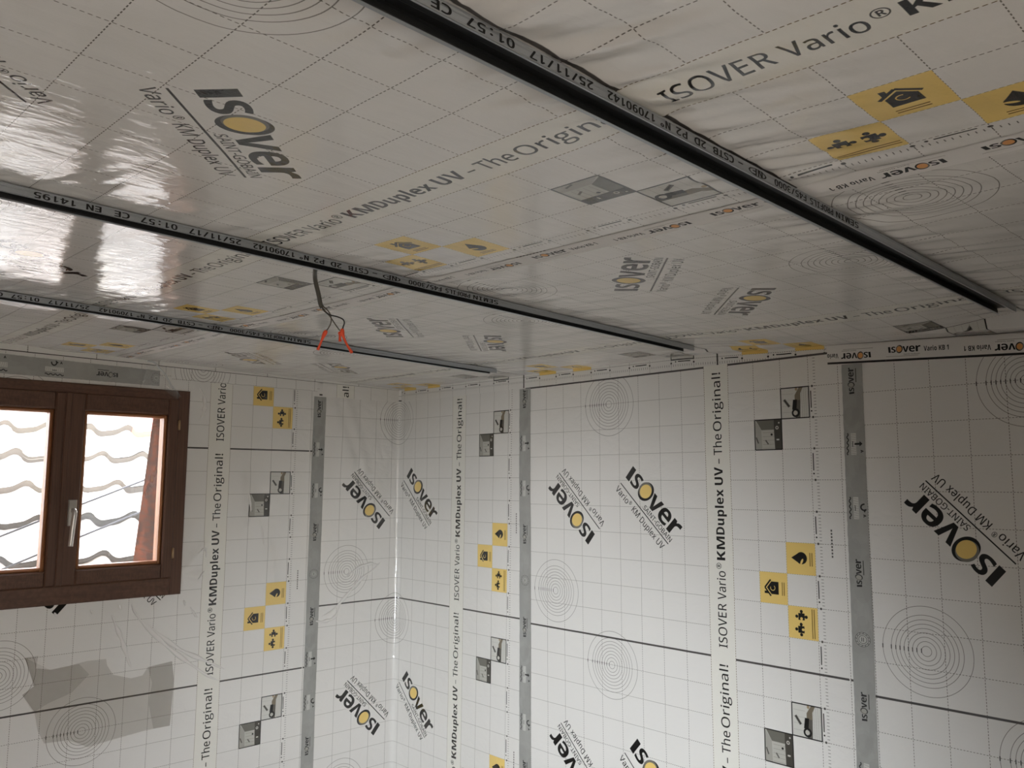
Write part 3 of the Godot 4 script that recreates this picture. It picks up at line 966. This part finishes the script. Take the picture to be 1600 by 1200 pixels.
func strip(nu: int, nv: int, pos: Callable, along: float, start: float, swap := false) -> ArrayMesh:
	return grid(nu, nv, pos, func(a, b): return Vector2(start + a * along, b), swap, null, false)

func build_tapes() -> void:
	var o: MeshInstance3D
	var rough := func(t: float, k: float) -> float: return 0.0012 * n_mid.get_noise_2d(t * 2500.0, k * 300.0)
	var vtape := func(xc: Callable, surf: Callable, y1: float, shift: float, w: float) -> ArrayMesh:
		return grid(8, 170, func(a, b):
				var y := lerpf(FLOOR + 0.01, y1, b)
				return surf.call(xc.call(y) + (a - 0.5) * w + rough.call(y, roundf(a)), y),
			func(a, b): return Vector2(a, (y1 - lerpf(FLOOR + 0.01, y1, b)) / 0.975 + shift), false, null, false)
	o = obj("grey_tape", vtape.call(func(y): return -0.4825 + 0.004 * (y - 0.5), func(s, y): return corner_pt(s, y, 0.0016), 1.002, 0.04, 0.066), M.grey_tape)
	tag(o, "vertical grey printed tape on the window wall, between window and corner", "tape", "vertical grey tapes")
	o = obj("grey_tape", vtape.call(func(y): return -0.934 + 0.002 * y, func(s, y): return back_pt(s, y, 0.0016), 1.000, 0.055, 0.070), M.grey_tape)
	tag(o, "vertical grey printed tape on the back wall, nearer the corner", "tape", "vertical grey tapes")
	o = obj("grey_tape", vtape.call(func(y): return 0.5475 - 0.006 * (1.0 - y), func(s, y): return back_pt(s, y, 0.0016), 0.958, 0.045, 0.066), M.grey_tape)
	tag(o, "vertical grey printed tape at the right of the back wall", "tape", "vertical grey tapes")
	# over the window, glued to film and frame head
	o = obj("grey_tape", grid(100, 8, func(a, b): return left_pt(lerpf(1.25, 2.02, a), lerpf(lerpf(0.994, 0.997, a), lerpf(1.058, 1.074, a), b) + rough.call(a, roundf(b) + 3.0), 0.0026),
		func(a, b): return Vector2(b, 0.915 - lerpf(0.0, 0.77, a) / 0.975), false, null, false), M.grey_tape)
	tag(o, "horizontal grey printed tape over the head of the brown window", "tape")
	# white paper tape over the seam of the two ceiling sheets
	var seam := func(a: float, b: float) -> Vector3:
		var x := lerpf(-1.86, ADDED_NOOK.x - 0.004, a)
		var z := 1.3115 + 0.015 - 0.0381 * x + (0.5 - b) * 0.060
		return Vector3(x, ceil_y(x, z) - 0.0012, z)
	o = obj("white_tape", grid(340, 6, seam, func(a, b): return Vector2((lerpf(-1.86, ADDED_NOOK.x - 0.004, a) - 0.917) / 0.44, b), false, null, false), M.white_tape)
	tag(o, "white printed paper tape across the ceiling over the seam of two film sheets", "tape")
	# white paper tape along the top of the back wall
	var top := func(a: float, b: float) -> Vector3:
		var x := lerpf(0.47, ADDED_NOOK.x - 0.004, a)
		var y := 1.0215 - (x - 0.5) * 0.055 - b * 0.061
		return back_pt(x, y, 0.0034)
	o = obj("white_tape", grid(120, 5, top, func(a, b): return Vector2((lerpf(0.47, ADDED_NOOK.x - 0.004, a) - 0.655) / 0.44, b), true, null, false), M.white_tape_edge)
	tag(o, "white printed paper tape along the top right of the back wall, under the ceiling", "tape")
	# loose glossy scrap of clear film at the upper right of the window
	var flap := thing("clear_film_scrap", "loose clear plastic film scrap at the upper right window corner", "plastic film")
	var edge := func(a: float, b: float) -> Vector3:
		var z := lerpf(1.33, 1.18, a) - 0.02 * b
		var y := lerpf(1.078, 1.05 - 0.1 * a, b * 0.2) - 0.02 * a - 0.075 * a * a - (0.10 - 0.06 * a) * (1.0 - b)
		return left_pt(z, y, 0.010 + 0.022 * sin(b * PI) * (0.4 + 0.6 * a) + 0.004 * sin(a * 9.0))
	obj("sheet", grid(24, 14, edge, func(a, b): return Vector2(a, b), false, null, false), M.clear, flap)
	obj("rolled_edge", tube(smooth_path([left_pt(1.315, 1.090, 0.030), left_pt(1.285, 1.085, 0.034), left_pt(1.265, 1.065, 0.034), left_pt(1.242, 1.045, 0.030), left_pt(1.215, 1.005, 0.028), left_pt(1.200, 0.984, 0.026)]), [0.0035], 10), M.haze_film, flap)

# ---------------------------------------------------------------- ceiling rails
const RAIL_PRINT := [["SEMIN", 1.092, 1.179], ["PROFILS", 1.191, 1.272], ["F45/3000", 1.286, 1.387], ["NF", 1.424, 1.452], ["–", 1.480, 1.492], ["CSTB", 1.505, 1.558], ["2D", 1.577, 1.604], ["P2", 1.622, 1.647], ["N°", 1.661, 1.682], ["17090142", 1.695, 1.790], ["25/11/17", 1.818, 1.925], ["01:57", 1.950, 2.018], ["CE", 2.040, 2.066], ["EN 14195", 2.090, 2.20]]

func build_rails() -> void:
	var labels := ["steel ceiling rail nearest the camera, crossing the top right of the ceiling", "middle steel ceiling rail, the one beside the hanging cable", "steel ceiling rail farthest to the left, nearest the window"]
	for k in 3:
		var r: Array = RAILS[k]
		var z0: float = r[4]
		var z1 := z0 + 3.0
		var root := thing("ceiling_rail", labels[k], "rail", Vector3(r[0] + r[1] * z0 - RAIL_W / 2, r[2] + r[3] * z0 + RAIL_H, z0), "steel ceiling rails")
		var dir := Vector3(r[1], r[3], 1.0)
		# frame: p(u across, v down, t along)
		var P := func(u: float, v: float, t: float) -> Vector3: return Vector3(u, -v, 0) + dir * t
		var hw := RAIL_W / 2
		var h := RAIL_H
		var line := [Vector2(-hw + 0.0045, h - 0.0012), Vector2(-hw + 0.0002, h), Vector2(-hw, 0.0135), Vector2(-hw + 0.0010, 0.0115), Vector2(-hw + 0.0010, 0.0065), Vector2(-hw, 0.0045), Vector2(-hw, 0.0008), Vector2(-hw + 0.0008, 0.0),
			Vector2(-0.010, 0.0), Vector2(-0.008, 0.0012), Vector2(0.008, 0.0012), Vector2(0.010, 0.0), Vector2(hw - 0.0008, 0.0), Vector2(hw, 0.0008), Vector2(hw, 0.0030), Vector2(hw - 0.0008, 0.0042), Vector2(hw - 0.0008, 0.0062), Vector2(hw, 0.0072), Vector2(hw, 0.0145), Vector2(hw - 0.0008, 0.0155), Vector2(hw - 0.0002, h), Vector2(hw - 0.0045, h - 0.0012)]
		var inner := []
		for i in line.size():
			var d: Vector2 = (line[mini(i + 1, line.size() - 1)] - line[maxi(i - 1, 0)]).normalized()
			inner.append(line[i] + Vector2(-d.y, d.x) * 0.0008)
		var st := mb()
		var dark := mb()
		var n := 24
		var last := line.size() - 1
		for j in n:
			var ta := 3.0 * j / n
			var tb := 3.0 * (j + 1) / n
			for i in last:
				quad(st, P.call(line[i].x, line[i].y, ta), P.call(line[i + 1].x, line[i + 1].y, ta), P.call(line[i + 1].x, line[i + 1].y, tb), P.call(line[i].x, line[i].y, tb))
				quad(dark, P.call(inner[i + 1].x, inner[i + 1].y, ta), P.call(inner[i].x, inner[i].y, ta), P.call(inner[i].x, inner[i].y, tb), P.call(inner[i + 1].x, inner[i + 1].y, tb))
			for i in [0, last]:
				quad(st, P.call(line[i].x, line[i].y, ta), P.call(inner[i].x, inner[i].y, ta), P.call(inner[i].x, inner[i].y, tb), P.call(line[i].x, line[i].y, tb))
		for t in [0.0, 3.0]:
			for i in last:
				quad(st, P.call(line[i].x, line[i].y, t), P.call(line[i + 1].x, line[i + 1].y, t), P.call(inner[i + 1].x, inner[i + 1].y, t), P.call(inner[i].x, inner[i].y, t))
		st.generate_normals()
		dark.generate_normals()
		obj("channel", st.commit(), M.steel, root)
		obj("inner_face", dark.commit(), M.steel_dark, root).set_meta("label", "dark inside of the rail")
		# ink on the flange: read from the far end, upside down seen from the room
		st = mb()
		for w in RAIL_PRINT:
			var t := text_tris(w[0], "mono")
			var wide := 0.0
			for p in t:
				wide = maxf(wide, p.x)
			var cap := 0.0100
			if w[0] == "–":
				wide = maxf(wide, 0.1)
			for o in [[-0.0008, 0.0], [0.0008, 0.0], [0.0, -0.0003], [0.0, 0.0003]]:
				for p in t:
					var z: float = lerpf(w[1], w[2], p.x / wide)
					st.set_uv(Vector2.ZERO)
					st.add_vertex(P.call(hw + 0.0004 + o[0] * 0.05, 0.0042 + p.y * cap + o[1], z - z0 + o[0]))
		var ring := 20
		for i in ring:
			var a := Vector2.from_angle(TAU * i / ring)
			var b := Vector2.from_angle(TAU * (i + 1) / ring)
			var q := func(v: Vector2, s: float) -> Vector3: return P.call(hw + 0.0004, 0.0098 + v.y * 0.0058 * s, 1.438 + v.x * 0.026 * s - z0)
			quad(st, q.call(a, 1.0), q.call(b, 1.0), q.call(b, 0.84), q.call(a, 0.84))
		st.generate_normals()
		obj("printed_marking", st.commit(), M.ink, root)

# ---------------------------------------------------------------- an unseen lamp added behind the camera to brighten the low corner
func build_lamp() -> void:
	var at := Vector3(0.90, -0.70, 4.0)
	var aim := (Vector3(-0.72, -1.0, 0.0) - at).normalized()
	var o := thing("added_lamp", "added unseen floodlight on a low stand behind the camera, aimed at the corner", "lamp", Vector3(at.x, FLOOR, at.z))
	var T := Transform3D(Basis.looking_at(aim), at - Vector3(at.x, FLOOR, at.z))
	var st := mb()
	box(st, Vector3(-0.13, -0.10, 0.004), Vector3(0.13, 0.10, 0.05), T)
	for k in 7:
		box(st, Vector3(-0.115 + 0.036 * k, -0.09, 0.05), Vector3(-0.105 + 0.036 * k, 0.09, 0.075), T)
	obj("housing", st.commit(), mat(Color(0.12, 0.12, 0.12), 0.5), o)
	st = mb()
	box(st, Vector3(-0.115, -0.085, 0.0), Vector3(0.115, 0.085, 0.004), T)
	var glow := mat(Color(0.9, 0.9, 0.9), 0.4)
	glow.emission_enabled = true
	glow.emission = Color(1.0, 0.98, 0.95)
	glow.emission_energy_multiplier = 6.0
	obj("lens", st.commit(), glow, o)
	for s in [-1, 1]:
		obj("stand_foot", tube(PackedVector3Array([Vector3(0.14 * s, 0.012, 0.14), Vector3(0.14 * s, 0.012, -0.14)]), [0.012], 10), mat(Color(0.85, 0.62, 0.1), 0.5), o)
		obj("stand_arm", tube(smooth_path([Vector3(0.14 * s, 0.012, 0.0), Vector3(0.145 * s, 0.16, 0.0), T * Vector3(0.14 * s, 0.0, 0.03)], 5), [0.011], 10), mat(Color(0.85, 0.62, 0.1), 0.5), o)
	var l := SpotLight3D.new()
	l.name = "lamp_light"
	l.light_color = Color(0.95, 0.98, 1.0)
	l.light_energy = LAMP
	l.spot_range = 12.0
	l.spot_attenuation = 2.0
	l.spot_angle = 31.0
	l.spot_angle_attenuation = 1.0
	l.light_size = 0.09
	l.shadow_enabled = true
	l.transform = Transform3D(T.basis, T * Vector3(0, 0, -0.02))
	o.add_child(l, true)

# ---------------------------------------------------------------- hanging cable
func build_cable() -> void:
	var root := thing("electric_cable", "grey electric cable hanging from the ceiling film with three orange-capped wires", "cable")
	obj("sheath", tube(smooth_path([Vector3(0.074, 1.086, 1.600), Vector3(0.058, 1.077, 1.596), Vector3(0.035, 1.070, 1.584), Vector3(0.025, 1.056, 1.576), Vector3(0.026, 1.028, 1.568), Vector3(0.027, 1.006, 1.563), Vector3(0.0295, 0.998, 1.560)]), [0.0052], 14), M.sheath, root)
	var o := obj("wire", tube(smooth_path([Vector3(0.0285, 1.002, 1.561), Vector3(0.032, 0.990, 1.556), Vector3(0.040, 0.981, 1.546), Vector3(0.052, 0.976, 1.532), Vector3(0.060, 0.970, 1.522), Vector3(0.0615, 0.962, 1.519), Vector3(0.058, 0.953, 1.520), Vector3(0.0565, 0.944, 1.521)]), [0.0016], 8), M.wire_black, root)
	o.set_meta("label", "black wire")
	obj("wire", tube(smooth_path([Vector3(0.029, 1.001, 1.560), Vector3(0.036, 0.996, 1.555), Vector3(0.040, 0.985, 1.546), Vector3(0.041, 0.970, 1.542), Vector3(0.038, 0.957, 1.543), Vector3(0.030, 0.943, 1.548)]), [0.0014], 8), M.wire_grey, root)
	obj("wire", tube(smooth_path([Vector3(0.0288, 1.001, 1.561), Vector3(0.033, 0.992, 1.556), Vector3(0.040, 0.976, 1.544), Vector3(0.046, 0.959, 1.534), Vector3(0.0525, 0.944, 1.525)]), [0.0014], 8), M.wire_grey, root)
	var tips := [[Vector3(0.031, 0.945, 1.548), Vector3(0.0255, 0.934, 1.551), Vector3(0.019, 0.914, 1.556), Vector3(0.014, 0.899, 1.560)],
		[Vector3(0.0565, 0.949, 1.521), Vector3(0.0565, 0.936, 1.520), Vector3(0.061, 0.914, 1.512), Vector3(0.0675, 0.892, 1.500)],
		[Vector3(0.0535, 0.942, 1.524), Vector3(0.0525, 0.936, 1.524), Vector3(0.0515, 0.928, 1.524), Vector3(0.0515, 0.919, 1.523)]]
	for t in tips:
		obj("connector_cap", tube(smooth_path(t, 6), [0.0022, 0.0036, 0.0044, 0.0049, 0.0051, 0.0050, 0.0047, 0.0040, 0.0034, 0.0030, 0.0028, 0.0027, 0.0027, 0.0027, 0.0028, 0.0031, 0.0036, 0.0038, 0.0028], 12), M.orange, root)

# ---------------------------------------------------------------- what the window shows
func build_outside() -> void:
	var roof := thing("neighbour_roof", "pale tiled roof of the neighbouring house outside the window", "roof", Vector3(-3.0, 0.18, 1.4))
	var up := Vector3(-0.30, 0.182, 0).normalized()
	var nrm := Vector3(0.182, 0.30, 0).normalized()
	var tile_w := 0.24
	var row := Vector3(-0.30, 0.182, 0)
	var tones := []
	for k in 4:
		tones.append(mat([Color(0.74, 0.70, 0.66), Color(0.78, 0.75, 0.71), Color(0.71, 0.69, 0.66), Color(0.77, 0.74, 0.68)][k], 0.85))
	var pink := mat(Color(0.80, 0.50, 0.45), 0.85)
	var shaded_moss := mat(Color(0.42, 0.40, 0.37), 0.95)  # shade of the tile fronts put into the colour, along with moss
	var shaded_moss_dark := mat(Color(0.27, 0.26, 0.24), 0.95)  # deeper painted shade and moss for the lower rows
	var tile := func(seed_: int) -> Array:
		# one pantile: wavy across, 0.40 long up the slope, 18 mm thick
		var st := SurfaceTool.new()
		st.begin(Mesh.PRIMITIVE_TRIANGLES)
		st.set_smooth_group(-1)
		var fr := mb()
		var nseg := 12
		var pt := func(i: int, along: float, low: float) -> Vector3:
			var a := float(i) / nseg
			var wave := 0.026 * sin(TAU * (a + 0.08)) + 0.008 * sin(2.0 * TAU * a)
			return Vector3(0, 0, (a - 0.5) * tile_w * 1.02) + up * along + nrm * (wave - low + 0.046 * (1.0 - along / 0.40))
		var lip := 0.004 * sin(seed_ * 2.1)
		for i in nseg:
			quad(st, pt.call(i, lip, 0.0), pt.call(i + 1, lip, 0.0), pt.call(i + 1, 0.40, 0.0), pt.call(i, 0.40, 0.0))
			quad(st, pt.call(i + 1, lip, 0.020), pt.call(i, lip, 0.020), pt.call(i, 0.40, 0.020), pt.call(i + 1, 0.40, 0.020))
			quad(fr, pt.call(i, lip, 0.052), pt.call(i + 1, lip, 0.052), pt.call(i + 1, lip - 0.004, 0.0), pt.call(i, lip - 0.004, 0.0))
		quad(st, pt.call(0, lip, 0.0), pt.call(0, 0.40, 0.0), pt.call(0, 0.40, 0.02), pt.call(0, lip, 0.02))
		quad(st, pt.call(nseg, 0.40, 0.0), pt.call(nseg, lip, 0.0), pt.call(nseg, lip, 0.02), pt.call(nseg, 0.40, 0.02))
		st.generate_normals()
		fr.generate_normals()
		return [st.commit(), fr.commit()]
	var variants := [tile.call(0), tile.call(1), tile.call(2)]
	rng.seed = 7
	for j in range(-1, 7):
		var z_first := 0.34 if j >= 4 else 0.10
		var count := 9 if j >= 4 else 10
		for i in count:
			var last := i == 0 and j == 4
			var t := obj("tile", variants[rng.randi() % 3][0], pink if last else tones[rng.randi() % 4], roof)
			obj("front_edge", variants[i % 3][1], pink if last else (shaded_moss if j > 1 else shaded_moss_dark), t)
			t.position = row * j + Vector3(rng.randf_range(-0.004, 0.004), rng.randf_range(-0.004, 0.004), z_first + tile_w * (i + 0.5) - 1.4)
	var st := mb()
	var b0 := row * -1.2 - nrm * 0.05
	var b1 := row * 7.2 - nrm * 0.05
	hexa(st, [b0 + Vector3(0, 0, -1.28), b0 + Vector3(0, 0, 1.15), b1 + Vector3(0, 0, 1.15), b1 + Vector3(0, 0, -0.98), b0 + Vector3(0, -0.2, -1.28), b0 + Vector3(0, -0.2, 1.15), b1 + Vector3(0, -0.2, 1.15), b1 + Vector3(0, -0.2, -0.98)])
	obj("roof_deck", st.commit(), mat(Color(0.30, 0.28, 0.26), 0.9), roof)
	# clear sheeting stretched in front of the roof
	var cl := thing("clear_sheeting", "strip of clear plastic sheeting slanting across the view outside the window", "plastic film")
	var A := Vector3(-2.72, 0.165, 1.68)
	var L := Vector3(0, 0.325, -0.79)
	var W := Vector3(0.0, 0.150, 0.0)
	obj("sheet", grid(20, 6, func(a, b): return A + L * a + W * b + Vector3(0.02 * sin(a * 7.0) - 0.05 * b, 0, 0), func(a, b): return Vector2(a, b), false, null, false), M.cloudy, cl)
	for k in 2:
		obj("edge", tube(PackedVector3Array([A + W * k + Vector3(-0.05 * k, 0, 0), A + L * 0.5 + W * k + Vector3(0.02 * sin(3.5) - 0.05 * k, 0, 0), A + L + W * k + Vector3(0.02 * sin(7.0) - 0.05 * k, 0, 0)]), [0.005], 8), mat(Color(0.22, 0.22, 0.23), 0.5), cl)
	# round pale thing past the end of the roof
	var prof := [[0.0, 0.03], [0.05, 0.027], [0.09, 0.016], [0.11, 0.0], [0.105, -0.008], [0.0, 0.018]]
	st = SurfaceTool.new()
	st.begin(Mesh.PRIMITIVE_TRIANGLES)
	for i in prof.size() - 1:
		for k in 24:
			var p := []
			for q in [[i, k], [i, k + 1], [i + 1, k + 1], [i + 1, k]]:
				var t: float = TAU * q[1] / 24.0
				p.append(Vector3(prof[q[0]][1], prof[q[0]][0] * cos(t), prof[q[0]][0] * sin(t)))
			quad(st, p[0], p[1], p[2], p[3])
	st.generate_normals()
	var dish := thing("dish", "small round pale blue dish past the end of the neighbouring roof", "dish", Vector3(-5.2, 0.0, 0.05))
	var bowl := obj("bowl", st.commit(), mat(Color(0.55, 0.62, 0.75), 0.5), dish)
	bowl.position = Vector3(0, 0.86, 0)
	obj("mast", tube(PackedVector3Array([Vector3(-0.03, -0.3, 0), Vector3(-0.03, 0.3, 0), Vector3(-0.02, 0.86, 0)]), [0.02], 10), mat(Color(0.5, 0.5, 0.5), 0.5, 0.5), dish)

func _ready() -> void:
	rng.seed = 1
	build_light()
	n_low.seed = 4
	n_low.frequency = 0.02
	n_mid.seed = 9
	n_mid.frequency = 0.03
	n_mid.fractal_octaves = 3
	make_materials()
	build_room()
	build_window()
	build_films()
	build_tapes()
	build_rails()
	build_cable()
	build_outside()
	build_lamp()
